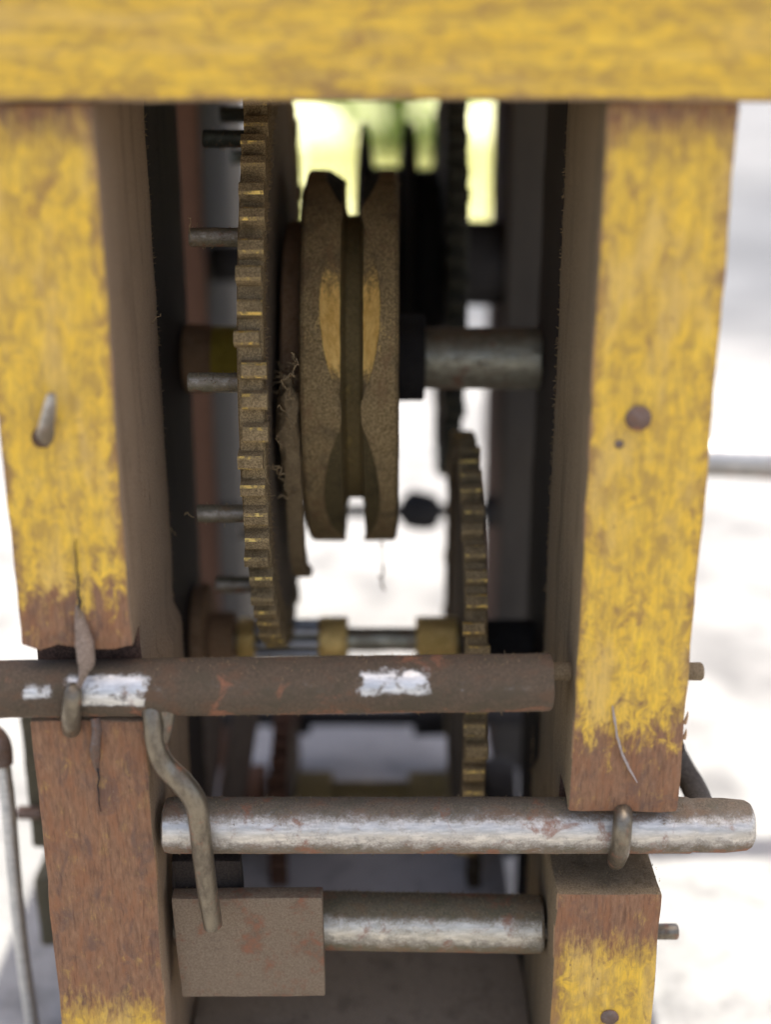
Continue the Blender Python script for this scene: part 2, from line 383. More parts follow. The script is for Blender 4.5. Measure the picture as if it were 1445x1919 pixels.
sheet('ground', -60000, 60000, -60000, 60000, GZ-8, ground_mat('pale_stone_ground', (.225, .22, .212), (.31, .305, .292), (.13, .128, .126), 190, True))
bm = bmesh.new(); L, R = [], []
for i in range(41):
    y = 1280+150*i
    L.append(bm.verts.new((-105-30*noise.noise(Vector((y/200, 1, 1)))-.07*(y-1280), y, GZ))); R.append(bm.verts.new((285+60*noise.noise(Vector((y/200, 4, 1)))+.05*(y-1280), y, GZ)))
for i in range(40): bm.faces.new((L[i], R[i], R[i+1], L[i+1]))
o = finish('lawn', bm, ground_mat('dry_lawn', (.66, .64, .34), (.72, .69, .46), (.42, .48, .14), 160), None, smooth=False); o['kind'] = 'structure'

def leaf_mat():
    m = Mat('leaf')
    n = m.noise(40, 3, .6)
    col = m.mix(n, (.07, .18, .02), (.30, .38, .04))
    tr = m.n('ShaderNodeBsdfTranslucent'); m.put(tr.inputs[0], m.mix(n, (.18, .40, .03), (.52, .62, .07)))
    mx = m.n('ShaderNodeMixShader'); mx.inputs[0].default_value = .5
    m.done(col, .5)
    m.t.links.new(m.b.outputs[0], mx.inputs[1]); m.t.links.new(tr.outputs[0], mx.inputs[2]); m.t.links.new(mx.outputs[0], m.out.inputs[0])
    return m.m
LEAF = leaf_mat(); STEM = dusty('plant_stem', (.10, .09, .03), (.16, .14, .05))
def plant(x, y, h, wd, n, label):
    t = thing('garden_plant', label, 'plant', (x, y, GZ-8), 'plants on the ground behind the movement')
    bm = bmesh.new(); lm = bmesh.new()
    for i in range(12):
        a = random.uniform(0, 6.28); r = random.uniform(.2, 1)*wd
        top = Vector((x+r*math.cos(a), y+r*math.sin(a)*.8, GZ+h*random.uniform(.6, 1)))
        b0 = Vector((x+r*.15*math.cos(a), y+r*.15*math.sin(a), GZ-8))
        mid = (b0+top)/2+Vector((0, 0, h*.12))
        tube(bm, [b0, mid, top], [4, 3, 1.2], 6)
        for k in range(n//12):
            s = random.uniform(.15, 1.05); c = b0.lerp(mid, s*2) if s < .5 else mid.lerp(top, s*2-1)
            L = random.uniform(25, 55); az = random.uniform(0, 6.28); el = random.uniform(-.5, .9)
            d = Vector((math.cos(az)*math.cos(el), math.sin(az)*math.cos(el), math.sin(el)))
            sd_ = d.cross(Vector((0, 0, 1))).normalized()*L*.2
            dr = Vector((0, 0, -L*.15))
            q = [c, c+d*L*.35+sd_, c+d*L*.7+sd_*.8+dr*.5, c+d*L+dr, c+d*L*.7-sd_*.8+dr*.5, c+d*L*.35-sd_]
            lm.faces.new([lm.verts.new(p) for p in q])
    finish('stem', bm, STEM, t); o = finish('foliage', lm, LEAF, t, smooth=False); o['kind'] = 'stuff'
plant(30, 2450, 260, 230, 1300, 'leafy green plant glowing in the sun between the chain wheel and the yellow top board')
plant(330, 2300, 210, 120, 480, 'sunlit yellow-green plant behind the dark back wheel, right of the chain wheel')
plant(-450, 2700, 240, 140, 320, 'low green plant behind the big brass wheel, mostly hidden by it')
bm = bmesh.new()
for i in range(2600):
    y = random.uniform(1300, 3000); x = random.uniform(-100-.06*(y-1300), 290); h = random.uniform(20, 55); a = random.uniform(0, 3.14); wd = random.uniform(1.2, 2.4)
    lean = Vector((random.uniform(-.5, .5), random.uniform(-.5, .5), 1))*h; b0 = Vector((x, y, GZ-1)); sdv = Vector((math.cos(a), math.sin(a), 0))*wd
    bm.faces.new([bm.verts.new(b0-sdv), bm.verts.new(b0+sdv), bm.verts.new(b0+lean)])
GRASS = dusty('dry_grass', (.50, .50, .18), (.66, .62, .30), (.25, .33, .06), None, 60)
o = finish('grass', bm, GRASS, None, smooth=False); o['kind'] = 'stuff'; o['label'] = 'sunlit yellow-green grass far behind the movement'; o['category'] = 'grass'

# ------------------------------------------------------------------ the wooden frame
frame = thing('clock_frame', 'yellow painted wooden frame of posts under a wide top board, standing on pale ground', 'clock frame', (0, 0, GZ))
def grade_post(bm, front_mi, side_mi, edge_mi, deep):
    """front faces painted, side faces dusty, rounded edges rubbed bare"""
    for f in bm.faces:
        n = f.normal
        cc = f.calc_center_median()
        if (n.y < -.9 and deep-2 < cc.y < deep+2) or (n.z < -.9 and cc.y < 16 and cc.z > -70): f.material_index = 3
        elif n.y < -.97: f.material_index = front_mi
        elif abs(n.x) > .97 or n.y > .9 or abs(n.z) > .97: f.material_index = side_mi
        else: f.material_index = edge_mi if noise.noise(f.calc_center_median()/11.0)+.55*noise.noise(f.calc_center_median()/3.0) > .22 and cc.y < 2.5 and abs(n.x) > .3 else (front_mi if n.y < -.5 and cc.y < 2.5 else side_mi)
def front_post(name, x0, x1, top, n_top, n_bot, low_shift, mats, rag, deep=14.0):
    xs = lin(x0, x1, 3.5); ys = breaks([0, deep, 48], 4.5); zs = breaks([GZ-8, n_bot, n_top, top], 4.0)
    bm = cells(xs, ys, zs, lambda x, y, z: not (n_bot < z < n_top and y < deep))
    for v in bm.verts:
        if v.co.z < n_bot+.01:
            v.co.x += low_shift*(v.co.x-xs[0])/(xs[-1]-xs[0]) if low_shift > 0 else low_shift
    edge_bevel(bm, .9, 2)
    bm.normal_update(); grade_post(bm, 0, 1, 2, deep)
    rough_up(bm, [(14, .35), (4, .18)])
    for v in bm.verts:                      # the cut ends are split and ragged
        d = abs(v.co.z-n_top)
        if v.co.y < 10 and d < 3: v.co.z += rag*noise.noise(Vector((v.co.x/3.3, 0, 4)))*(1-d/3)
    return finish(name, bm, mats, frame)
pl = front_post('post', -67.9, -47.2, 70, -27.2, -42.3, 1.4, [M['post_l'], M['side'], M['edge'], M['notch']], 1.1, 9.2)
pl['label'] = 'left front post, cut through at the rusty rod, its lower half bare brown wood'
pr = front_post('post', 35.8, 57.2, 70, -62.8, -81.7, -1.4, [M['post_r'], M['side_r'], M['edge'], M['notch']], .7)
pr['label'] = 'right front post, yellow above and below the bare wood at the notch'
# bearing posts just behind, the shade inside put into their dark colour
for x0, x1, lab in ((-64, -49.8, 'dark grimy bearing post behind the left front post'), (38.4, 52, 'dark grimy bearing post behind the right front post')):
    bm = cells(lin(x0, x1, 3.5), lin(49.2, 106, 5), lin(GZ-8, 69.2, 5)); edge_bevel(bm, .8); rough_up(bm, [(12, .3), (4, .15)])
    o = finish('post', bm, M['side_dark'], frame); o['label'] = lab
for x0, x1, mt, ms, lab in ((-76, -56.2, 'wood_red', 'wood_grey', 'brown back post at the left'), (37.8, 56, 'wood_grey', 'wood_red', 'grey back post at the right')):
    bm = cells(lin(x0, x1, 4), lin(190, 330 if x0 < 0 else 262, 8), lin(GZ-8, 69.2, 6)); edge_bevel(bm, .8); rough_up(bm, [(14, .3)])
    bm.normal_update()
    for f in bm.faces: f.material_index = 0 if f.normal.y < -.6 else 1  # front and inner faces coloured apart, putting in how light falls
    o = finish('post', bm, [M[mt], M[ms]], frame); o['label'] = lab
# top board; unseen right overhang widened to shade the rod end
bm = cells(lin(-82, 98, 4), breaks([-2.5, 20, 272], 8), lin(70.2, 94, 4)); edge_bevel(bm, 1.2, 3); rough_up(bm, [(22, .45), (5, .2)])
bm.normal_update()
for f in bm.faces: f.material_index = 1 if f.normal.z < -.6 else 0
finish('top_board', bm, [M['beam'], M['side']], frame)
# bottom board and the rail in front of it
bm = cells(lin(-45.5, 34, 5), lin(58, 176, 6), lin(GZ-7.5, -142, 4)); edge_bevel(bm, .8); rough_up(bm, [(15, .4)])
finish('bottom_board', bm, M['board'], frame)
bm = cells(lin(-45.5, 34, 5), lin(3, 57, 5), lin(GZ-7.5, -138, 4)); edge_bevel(bm, .8); rough_up(bm, [(15, .4)])
finish('bottom_rail', bm, M['rail'], frame)
# bits of dark board standing out beyond the left post
for (xa, ya, xb, yb, Y) in ((33, 1343, 110, 1590, 62), (60, 1648, 130, 1777, 66)):
    a, b = P(xa, ya, Y), P(xb, yb, Y)
    bm = cells(lin(a.x, -66.0, 4), lin(Y, Y+13, 5), lin(b.z, a.z, 5)); edge_bevel(bm, 1.2)
    rough_up(bm, [(9, .6)])
    o = finish('side_cleat', bm, M['cleat'], frame); o['label'] = 'dark wooden cleat sticking out left of the lower left post'

bm = bmesh.new(); q = P(34, 1523, 61); cyl(bm, q.x-.2, q.x+6, q, 1.7, 12, 0, .15, .4); finish('nail', bm, M['nail'], frame)['label'] = 'rusty nail end showing at the side of the cleat'
# nails, in the frame's front faces
def nail_head(px, py, r, lab=None, stand=.5):
    p = P(px, py, 0); bm = bmesh.new()
    rings = []
    for dy, rr in ((1.5, r*.8), (-stand*.3, r), (-stand, r*.8), (-stand*1.25, r*.35)):
        rings.append([bm.verts.new((p.x+rr*math.cos(a*math.pi/8)*1.02, dy, p.z+rr*math.sin(a*math.pi/8))) for a in range(16)])
    for A, B in zip(rings[:-1], rings[1:]):
        for i in range(16): bm.faces.new((A[i], A[(i+1) % 16], B[(i+1) % 16], B[i]))
    bm.faces.new(rings[-1]); rough_up(bm, [(.9, .12)])
    o = finish('nail', bm, M['nail'], frame)
    if lab: o['label'] = lab
nail_head(1197, 783, 2.3, 'rusty round nail head half way up the right post', 1.0)
nail_head(1161, 832, .8)
nail_head(1143, 1906, 1.9, 'grey nail head low on the right post')
bm = bmesh.new(); a = P(83, 822, 1.0); tube(bm, [a, P(86, 800, -2), P(92, 765, -3.6), P(96, 738, -4.2)], [1.8, 1.4, 1.1, .7], 12, 0, 4, .06)
finish('nail', bm, M['rod_b'], frame)['label'] = 'bent silvery nail sticking out of the left post'
# dark ring of stain round the bent nail hole
bm = bmesh.new(); tube(bm, [P(80, 818, .6), P(84, 820, -.35)], [2.1, 1.8], 12, 0, 2, .15)
finish('nail_hole', bm, M['notch'], frame)
# wire staples that hold the rods in their notches
bm = bmesh.new()
tube(bm, [P(146, 1125, .9), P(148, 1150, .0), P(152, 1180, -.8), P(158, 1210, -1.7), P(160, 1240, -2.5), P(157, 1260, -3.0), P(150, 1278, -3.2), P(141, 1296, -3.2)],
     [.3, 1.0, 1.45, 2.0, 1.7, 1.1, .6, .6], 12, 0, 5, .3, .7)
finish('staple', bm, M['wire_dust'], frame)['label'] = 'dusty wire staple bent over the rusty rod on the left post'
bm = bmesh.new()
tube(bm, [P(178, 1345, -.1), P(180, 1375, -.75), P(177, 1410, -.75), P(183, 1448, .5)], [.9, 1.1, 1.05, .4], 10, 0, 5, .2, .7)
finish('staple_leg', bm, M['nail'], frame)['label'] = 'twisted wire end sunk in the cracked top of the lower left post'
bm = bmesh.new()
tube(bm, [P(1168, 1510, 2), P(1168, 1532, -1.0), P(1166, 1560, -2.2), P(1163, 1588, -1.6), P(1158, 1606, 1.0), P(1155, 1616, 5.0)], [1.8, 1.9, 1.95, 1.95, 1.9, 1.7], 14, 0, 5, .1)
finish('staple', bm, M['wire'], frame)['label'] = 'wire staple looped over the bare steel rod at the right post'
bm = bmesh.new(); tube(bm, [P(138, 1286, -2.4), P(136, 1303, -3.9), P(134, 1328, -3.9), P(133, 1350, -2.7), P(133, 1364, -.2), P(134, 1368, 2.5)], [1.3, 1.7, 1.8, 1.85, 1.8, 1.6], 16, 0, 6, .12)
finish('staple_end', bm, M['wire'], frame)['label'] = 'rusty lower end of the staple hooked under the rod into the lower left post'
# cracks, as thin dark wedges cut into the wood
def crack(pts, wds, lab):
    bm = bmesh.new(); L, R = [], []
    for (x, y), wd in zip(pts, wds):
        a = P(x, y, -.38); L.append(bm.verts.new(a-Vector((wd, 0, 0)))); R.append(bm.verts.new(a+Vector((wd, 0, 0))))
    Bk = [bm.verts.new(P(x, y, 2)) for x, y in pts]
    for i in range(len(pts)-1):
        bm.faces.new((L[i], R[i], R[i+1], L[i+1])); bm.faces.new((R[i], Bk[i], Bk[i+1], R[i+1])); bm.faces.new((Bk[i], L[i], L[i+1], Bk[i+1]))
    finish('crack', bm, M['black'], frame, smooth=False)['label'] = lab
crack([(141, 1010), (139, 1030), (143, 1050), (142, 1072), (147, 1090), (144, 1108), (149, 1128), (147, 1145)], [.03, .06, .10, .08, .16, .13, .30, .2], 'split running up from the staple in the left post')
crack([(182, 1440), (185, 1458), (182, 1474), (185, 1490), (184, 1505), (188, 1522)], [.2, .14, .12, .08, .06, .03], 'fine split below the twisted wire in the lower left post')
# pale scratch on the right post
bm = bmesh.new(); tube(bm, [P(1148, 1322, -.35), P(1153, 1350, -.4), P(1160, 1390, -.4), P(1175, 1430, -.4), P(1195, 1466, -.35)], [.15, .36, .32, .36, .15], 8, 0, 4, .16, .35)
SC = dusty('pale_fibre', (.36, .30, .26), (.46, .40, .35)); finish('scratch', bm, SC, frame)['label'] = 'pale curved fibre stuck on the bare wood of the right post'
# splinters on the right edge of the right post
bm = bmesh.new()
for (x, y, dx, dy, r) in ((1284, 1356, 6, -24, .38), (1282, 1384, 5, -18, .42)):
    a = P(x, y, 1.5); b = P(x+dx, y+dy, 1.2); tube(bm, [a, (a+b)/2+Vector((.1, 0, 0)), b], [r, r*.7, .06], 6, 0, 2, .04)
finish('splinter', bm, M['edge'], frame)
# fuzz of dust along the inner edges
pts = []
for i in range(420):
    z = random.uniform(-130, 66); pts.append(((-47.3 if z > -42 else -45.9, 48-random.uniform(0, 1.5), z), (1, .3, 0)))
for i in range(420):
    z = random.uniform(-130, 66); pts.append(((35.8 if z > -70 else 34.4, 48-random.uniform(0, 1.5), z), (-1, .3, 0)))
for i in range(160): pts.append(((random.uniform(-66, -48), random.uniform(0, 8), -42.2), (0, -.2, 1)))
for i in range(260): pts.append(((random.uniform(35, 56), random.uniform(0, 10), -81.6), (0, -.3, 1)))
for i in range(120):
    t = random.random(); q = P(148+10*t, 1140+110*t, -.3-2.4*t); pts.append((q, (random.uniform(-1, 1), -.6, 0)))
hairs('dust_fuzz', pts, frame, M['dust'], .25, .9, .075)

# ------------------------------------------------------------------ toothed wheel helper
DOWN = math.radians(20)
def dirv(th):
    """unit vector in the wheel plane; th = 0 points at the viewer, positive turns downwards"""
    a = math.cos(th); b = math.sin(th)
    return Vector((0, -a*cp-b*sp_, a*sp_-b*cp))
def rot_for(th):
    """rotation about X that takes +Z to dirv(th)"""
    d = dirv(th); return math.atan2(-d.y, d.z)
def tooth_mesh(name, x0, x1, r0, r1, w0, w1, mats):
    bm = bmesh.new()
    pr = [(-w0/2, r0-1.0), (-w0/2, r0), (-w0*.46, r0+(r1-r0)*.45), (-w1/2, r1-.5), (-w1/2+.5, r1), (w1/2-.5, r1), (w1/2, r1-.5), (w0*.46, r0+(r1-r0)*.45), (w0/2, r0), (w0/2, r0-1.0)]
    A = [bm.verts.new((x0, y, z)) for y, z in pr]; B = [bm.verts.new((x1, y, z)) for y, z in pr]
    n = len(pr)
    for i in range(n-1):
        f = bm.faces.new((A[i], A[i+1], B[i+1], B[i]))
        f.material_index = 1 if i in (3, 5) else 0
    bm.faces.new(A[::-1]); bm.faces.new(B)
    bmesh.ops.recalc_face_normals(bm, faces=bm.faces[:])
    for v in bm.verts: v.co *= S
    me = bpy.data.meshes.new(name); bm.to_mesh(me); bm.free()
    for m in mats: me.materials.append(m)
    return me
def wheel(parent, name, c, x0, x1, r_root, r_tip, n, ph, w0, w1, mats, rim=6.0, wob=.12, label=None):
    """brass wheel with a raised rim; every tooth is a sub-part"""
    bm = bmesh.new()
    d = .55
    prof = [(x0+1.6, 3), (x0+1.6, r_root-rim), (x0+d*.2, r_root-rim+.7), (x0, r_root-.6), (x0+.4, r_root), ((x0+x1)/2, r_root+.05), (x1-.4, r_root), (x1, r_root-.6), (x1-.1, r_root-rim+.7), (x1-.9, r_root-rim), (x1-.9, 3)]
    lathe(bm, c, prof, 144, 0, wob, closed=False)
    for f in bm.faces:
        cc = f.calc_center_median()-c
        if math.hypot(cc.y, cc.z) < r_root-rim+.5: f.material_index = 1
    o = finish(name, bm, [mats[0], M['web_dusty'] if x0 < 0 else M['web']], parent, angle=30)  # second slot is the web, with painted shade on right-hand wheels
    me = tooth_mesh('tooth', x0+.1, x1-.1, r_root, r_tip, w0, w1, mats)
    off = Vector((0, 0, 0)); p = o
    while p is not None: off += Vector(p.location)/S; p = p.parent
    for k in range(n):
        t = bpy.data.objects.new('tooth', me); C.objects.link(t); t.parent = o
        t.location = (Vector((random.uniform(-.12, .12), c[1], c[2]))-off)*S
        t.rotation_euler = (rot_for(ph+2*math.pi*k/n+random.uniform(-.0055, .0055)), random.uniform(-.006, .006), random.uniform(-.01, .01))
        t.scale = (random.uniform(.985, 1.0), random.uniform(.86, 1.08), random.uniform(.993, 1.003))
    if label: o['label'] = label
    return o

# ------------------------------------------------------------------ great wheel with chain wheel
A1 = Vector((0, 97.5, 5.0))
g1 = thing('great_wheel_arbor', 'thick upper shaft carrying the big dusty toothed brass wheel and the grooved chain wheel', 'clock wheel', A1)
w1 = wheel(g1, 'toothed_wheel', A1, -29.2, -24.0, 68.7, 71.6, 72, -.548, 3.7, 2.9, [M['brass_dusty'], M['brass_rub']], 7.5, .1, 'large toothed brass wheel with steel pins on its left face')
pin0 = None
for k in range(12):
    th = math.radians(-18.5)+2*math.pi*k/12
    c = A1+dirv(th)*58
    if pin0 is None or k in (1, 2, 5, 9):
        bm = bmesh.new(); cyl(bm, -40.4, -27.5, c, 1.95, 18, 0, .13, .35, 1.5)
        o = finish('pin', bm, M['iron_green'] if k in (8, 9, 10, 11) else M['pin'], w1); pin0 = o
    else:
        bm = bmesh.new(); cyl(bm, -40.4+random.uniform(-.5, .8), -27.5, c, 1.9, 18, 0, .13, .35, 1.5)
        finish('pin', bm, M['iron_green'] if k in (9, 10, 11) else M['pin'], w1)
bm = bmesh.new(); cyl(bm, 9, 38.2, A1, 7.6, 48, 0, .16); finish('arbor', bm, M['arbor'], g1)
bm = bmesh.new(); cyl(bm, -49.6, -42.5, A1, 8.4, 40, 0, .1); cyl(bm, -43.5, -24, A1, 7.9, 40, 1, .1)
finish('hub', bm, [M['wood_tan'], M['yellow_hub']], g1)['label'] = 'brown and yellow hub left of the big wheel'
bm = bmesh.new(); cyl(bm, 2.0, 9.6, A1, 10.6, 40, 0, .15); finish('collar', bm, M['black'], g1)
bm = bmesh.new(); lathe(bm, A1, [(-23.6, 4), (-23.6, 32.5), (-23.0, 33.2), (-20.0, 33.2), (-19.3, 32.5), (-19.3, 4)], 64, 0, .12, False)
finish('ratchet_disc', bm, M['wood_tan'], g1)
# chain wheel: six pockets round the groove
def chain_wheel(c, x0, x1, xc, R, parent, mats, phase, scale=1.0):
    bm = bmesh.new(); seg = 192; rings = []
    def prof(th):
        ph = (th-phase) % (math.pi/3)
        if ph > math.pi/6: ph -= math.pi/3
        q = max(0.0, 1-(ph/math.radians(27))**2)
        wd = 2.3+4.3*q
        dip = 1.0*q
        return [(x0+.6, 5), (x0+.3, R-6), (x0, R-1.8), (x0+.35, R-.6), (x0+1.1, R-.05), (xc-wd-.35, R-.05), (xc-wd, R-.1-.5*q), (xc-2.5, R-.4-2.3*q), (xc-2.2, R-8.5), (xc-1.5, R-10.6), (xc+1.5, R-10.6),
                (xc+2.2, R-8.5), (xc+2.5, R-.4-2.3*q), (xc+wd*.9, R-.1-.5*q), (xc+wd*.9+.35, R-.05), (x1-1.0, R-.1), (x1-.3, R-.7), (x1, R-2.4), (x1-.3, R-6), (x1-.6, 5)], q, ph
    pos = []; pol = []
    for i in range(seg):
        th = 2*math.pi*i/seg; pf, q, ph = prof(th); d = dirv(th)
        ring = []
        for x, r in pf:
            p = Vector((x, c.y, c.z))+d*r; p += noise.noise_vector(p/3.0)*.14
            ring.append(bm.verts.new(p))
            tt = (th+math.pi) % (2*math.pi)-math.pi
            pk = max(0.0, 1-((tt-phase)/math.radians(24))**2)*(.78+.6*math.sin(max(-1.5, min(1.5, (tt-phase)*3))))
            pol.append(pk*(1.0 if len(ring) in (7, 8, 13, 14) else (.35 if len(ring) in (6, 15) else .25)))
        rings.append(ring); pos.append((th, q))
    for i in range(seg):
        a, b = rings[i], rings[(i+1) % seg]; th, q = pos[i]
        th = (th+math.pi) % (2*math.pi)-math.pi
        for k in range(len(a)-1):
            f = bm.faces.new((a[k], a[k+1], b[k+1], b[k]))
            mi = 0
            if k in (6, 12): mi = (2 if th < -.62 else (0 if th < .37 else 1)) if q > .10 else 0  # upper pockets painted near-black for the dark board's reflection
            elif 7 <= k <= 11: mi = 3
            f.material_index = mi
    bmesh.ops.recalc_face_normals(bm, faces=bm.faces[:])
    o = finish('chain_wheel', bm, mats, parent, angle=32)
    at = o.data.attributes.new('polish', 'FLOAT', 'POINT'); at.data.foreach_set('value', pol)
    return o
def polished_mat(name):
    """brown dust over brass, rubbed to bare metal where the chain lies"""
    m = Mat(name)
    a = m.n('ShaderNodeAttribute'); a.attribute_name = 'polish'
    g = m.noise(.46, 3, .75); n2 = m.noise(1.4, 5, .7, (1, 1, 3), (2, 5, 1)); b = m.noise(6, 4, .6)
    col = m.mix(m.step(g, .36, .64), (.15, .10, .040), (.38, .265, .12))
    col = m.mix(m.math('MULTIPLY', m.step(b, .48, .68), .5), col, (.085, .062, .034))
    col = m.mix(m.math('MULTIPLY', m.step(n2, .56, .72), .5), col, (.07, .048, .026))
    col = m.mix(m.math('MULTIPLY', m.step(m.noise(3.2, 5, .7, (1, 1, 2), (7, 1, 3)), .50, .66), .6), col, (.21, .12, .055))
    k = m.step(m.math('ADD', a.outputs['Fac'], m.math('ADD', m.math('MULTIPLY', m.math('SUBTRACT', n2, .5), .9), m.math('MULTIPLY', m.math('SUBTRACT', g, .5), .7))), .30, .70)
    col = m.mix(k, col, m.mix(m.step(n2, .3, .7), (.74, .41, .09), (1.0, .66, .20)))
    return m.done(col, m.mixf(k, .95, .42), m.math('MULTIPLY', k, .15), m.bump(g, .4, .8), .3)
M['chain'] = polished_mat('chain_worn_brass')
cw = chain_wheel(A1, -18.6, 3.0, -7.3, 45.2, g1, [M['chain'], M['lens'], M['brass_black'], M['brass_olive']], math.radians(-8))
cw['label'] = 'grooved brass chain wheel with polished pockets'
# click spring hanging between the wheel and the chain wheel
bm = bmesh.new(); arc = []
for i in range(26):
    t = i/25; th = math.radians(18+78*t); r = 40+13*t+1.2*math.sin(t*9); tw = 3.6*(1-.35*t)
    arc.append((A1+dirv(th)*r, dirv(th), tw, -21.4+.5*math.sin(t*6)+1.2*t))
rows = []
for c, d, tw, xx in arc:
    rows.append([bm.verts.new(Vector((xx+sx*(1.9-.2*sy), 0, 0))+Vector((0, c.y, c.z))+d*sy*tw/2+nz(c, 2, .25)) for sx, sy in ((-1, -1), (1, -1), (1, 1), (-1, 1))])
for a, b in zip(rows[:-1], rows[1:]):
    for i in range(4): bm.faces.new((a[i], a[(i+1) % 4], b[(i+1) % 4], b[i]))
bm.faces.new(rows[0]); bm.faces.new(rows[-1][::-1]); bmesh.ops.recalc_face_normals(bm, faces=bm.faces[:])
rough_up(bm, [(1.6, .3)])
finish('click_spring', bm, M['dust'], g1)
bm = bmesh.new(); c = A1+dirv(math.radians(28))*41
bmesh.ops.create_icosphere(bm, subdivisions=3, radius=1.0)
for v in bm.verts: v.co = Vector((v.co.x*2.6-21.3, v.co.y*5+c.y, v.co.z*11+c.z)); v.co += noise.noise_vector(v.co/1.5)*1.5
finish('dust_clump', bm, M['dust'], g1)
# fibres: along the wheel rim, on the chain wheel flanges and strands between them
pts = []
for i in range(1100):
    th = random.uniform(-1.5, 1.5); d = dirv(th); pts.append((A1+Vector((-24.0, 0, 0))+d*random.uniform(61, 68.3), Vector((1, 0, 0))+d*.3))
for i in range(500):
    th = random.uniform(-1.5, 1.5); d = dirv(th); pts.append((A1+Vector((-18.4, 0, 0))+d*random.uniform(40, 43), Vector((-1, 0, 0))+d*.6))
for i in range(700):
    th = random.uniform(-1.5, 1.5); d = dirv(th); pts.append((A1+Vector((random.uniform(-18, -14), 0, 0))+d*43, d))
for i in range(160):
    th = random.uniform(-1.5, 1.5); d = dirv(th); pts.append((A1+Vector((random.uniform(.5, 2.8), 0, 0))+d*43, d))
for k in range(12):
    c = A1+dirv(math.radians(-18.5)+2*math.pi*k/12)*58
    for i in range(50): 
        a = random.uniform(0, 6.28); n_ = Vector((0, math.cos(a), math.sin(a))); pts.append((c+Vector((random.uniform(-40, -30), 0, 0))+n_*1.9, n_))
hairs('dust_fuzz', pts, g1, M['dust'], .3, 1.15, .085)
lint = []
for i in range(900):
    th = math.radians(random.uniform(8, 62)); d = dirv(th); lint.append((A1+Vector((random.uniform(-23.4, -18.9), 0, 0))+d*random.uniform(38, 45), d+Vector((random.uniform(-1, 1), 0, 0))))
hairs('lint', lint, g1, M['dust'], .5, 2.4, .07, 1.0)
def strand(bm, pts, r=.09, j=1.2, n=12):
    L = []
    for a, b in zip(pts[:-1], pts[1:]):
        for i in range(n//len(pts)+2):
            t = i/(n//len(pts)+2); p = a.lerp(b, t)+Vector((random.uniform(-j, j), random.uniform(-j, j)*.5, random.uniform(-j, j)))*.5; L.append(p)
    L.append(pts[-1]); tube(bm, L, [r*random.uniform(.6, 1.8) for _ in L], 5, 0, 3)
bm = bmesh.new()
for q in ([(556, 672, 45), (552, 702, 44), (529, 712, 42), (541, 738, 43), (535, 748, 42)], [(541, 738, 43), (553, 752, 46)], [(529, 712, 42), (545, 705, 45)], [(548, 663, 46), (553, 680, 47), (546, 700, 45)],
          [(512, 870, 44), (535, 890, 45)], [(520, 930, 48), (545, 931, 52), (556, 920, 55)], [(512, 880, 44), (530, 900, 47), (540, 922, 50)], [(520, 760, 42), (536, 780, 44), (548, 800, 46)], [(515, 820, 42), (540, 845, 46)]):
    strand(bm, [P(*p) for p in q], .13)
strand(bm, [P(713, 1000, 80), P(715, 1016, 80)], .07, .3)
strand(bm, [P(715, 1016, 80), P(716, 1030, 80), P(719, 1060, 80), P(714, 1080, 80), P(722, 1106, 80)], .2, .8)
strand(bm, [P(282, 610, 40), P(292, 595, 40), P(302, 588, 40)], .07, .5); strand(bm, [P(312, 985, 47), P(322, 994, 47), P(330, 1004, 47)], .07, .5)
strand(bm, [P(358, 445, 40), P(354, 425, 40), P(358, 410, 40), P(352, 408, 40)], .06, .3)
strand(bm, [P(362, 968, 40), P(350, 960, 40), P(346, 966, 40)], .12, .5)
o = finish('cobweb', bm, M['dust'], None); o['kind'] = 'stuff'; o['label'] = 'dusty cobweb strands between the big toothed wheel and the chain wheel'; o['category'] = 'cobweb'

# ------------------------------------------------------------------ second arbor
A2 = Vector((0, 87.4, -67.0))
g2 = thing('second_wheel_arbor', 'lower shaft with a lantern pinion and a smaller toothed brass wheel at its right end', 'clock wheel', A2)
wheel(g2, 'toothed_wheel', A2, 17.6, 22.6, 51.6, 54.2, 58, -1.012, 3.6, 2.8, [M['brass_dusty'], M['brass_rub']], 6, .1, 'smaller toothed brass wheel at the right')
bm = bmesh.new(); cyl(bm, -52, 39, A2, 3.0, 24, 0, .12); finish('arbor', bm, M['arbor'], g2)
for x0, x1, r in ((-38, -33.5, 5.6), (-17.2, -9.8, 5.9)):
    bm = bmesh.new(); cyl(bm, x0, x1, A2, r, 40, 0, .1); finish('pinion_disc', bm, M['brass_gold'], g2)
for k in range(8):
    c = A2+dirv(2*math.pi*k/8+.2)*4.3; bm = bmesh.new(); cyl(bm, -34, -16.9, c, 1.15, 12, 0, .05, .2); finish('trundle', bm, M['chrome'], g2)
bm = bmesh.new(); cyl(bm, 7.9, 18.6, A2, 5.9, 40, 0, .1); finish('collar', bm, M['brass_gold'], g2)
bm = bmesh.new(); cyl(bm, -45.2, -39, A2, 7.2, 32, 0, .1); finish('collar', bm, M['wood_tan'], g2)
bm = bmesh.new(); lathe(bm, A2, [(-49.4, 3), (-49.4, 13.6), (-48.6, 14.6), (-46, 14.6), (-45.4, 13.8), (-45.4, 3)], 48, 0, .15, False); finish('wood_disc', bm, M['wood_tan'], g2)
bm = bmesh.new(); cyl(bm, 24, 38.2, A2, 5.2, 24, 0, .15); finish('bush', bm, M['black'], g2)
pts = []
for i in range(420):
    th = random.uniform(-1.3, 1.3); d = dirv(th); pts.append((A2+Vector((22.4, 0, 0))+d*random.uniform(50, 51.6), Vector((1, 0, 0))+d*.4))
for i in range(300):
    pts.append((A2+Vector((random.uniform(-36, 20), 0, random.uniform(3, 7))), (0, 0, 1)))
hairs('dust_fuzz', pts, g2, M['dust'], .18, .7, .04)

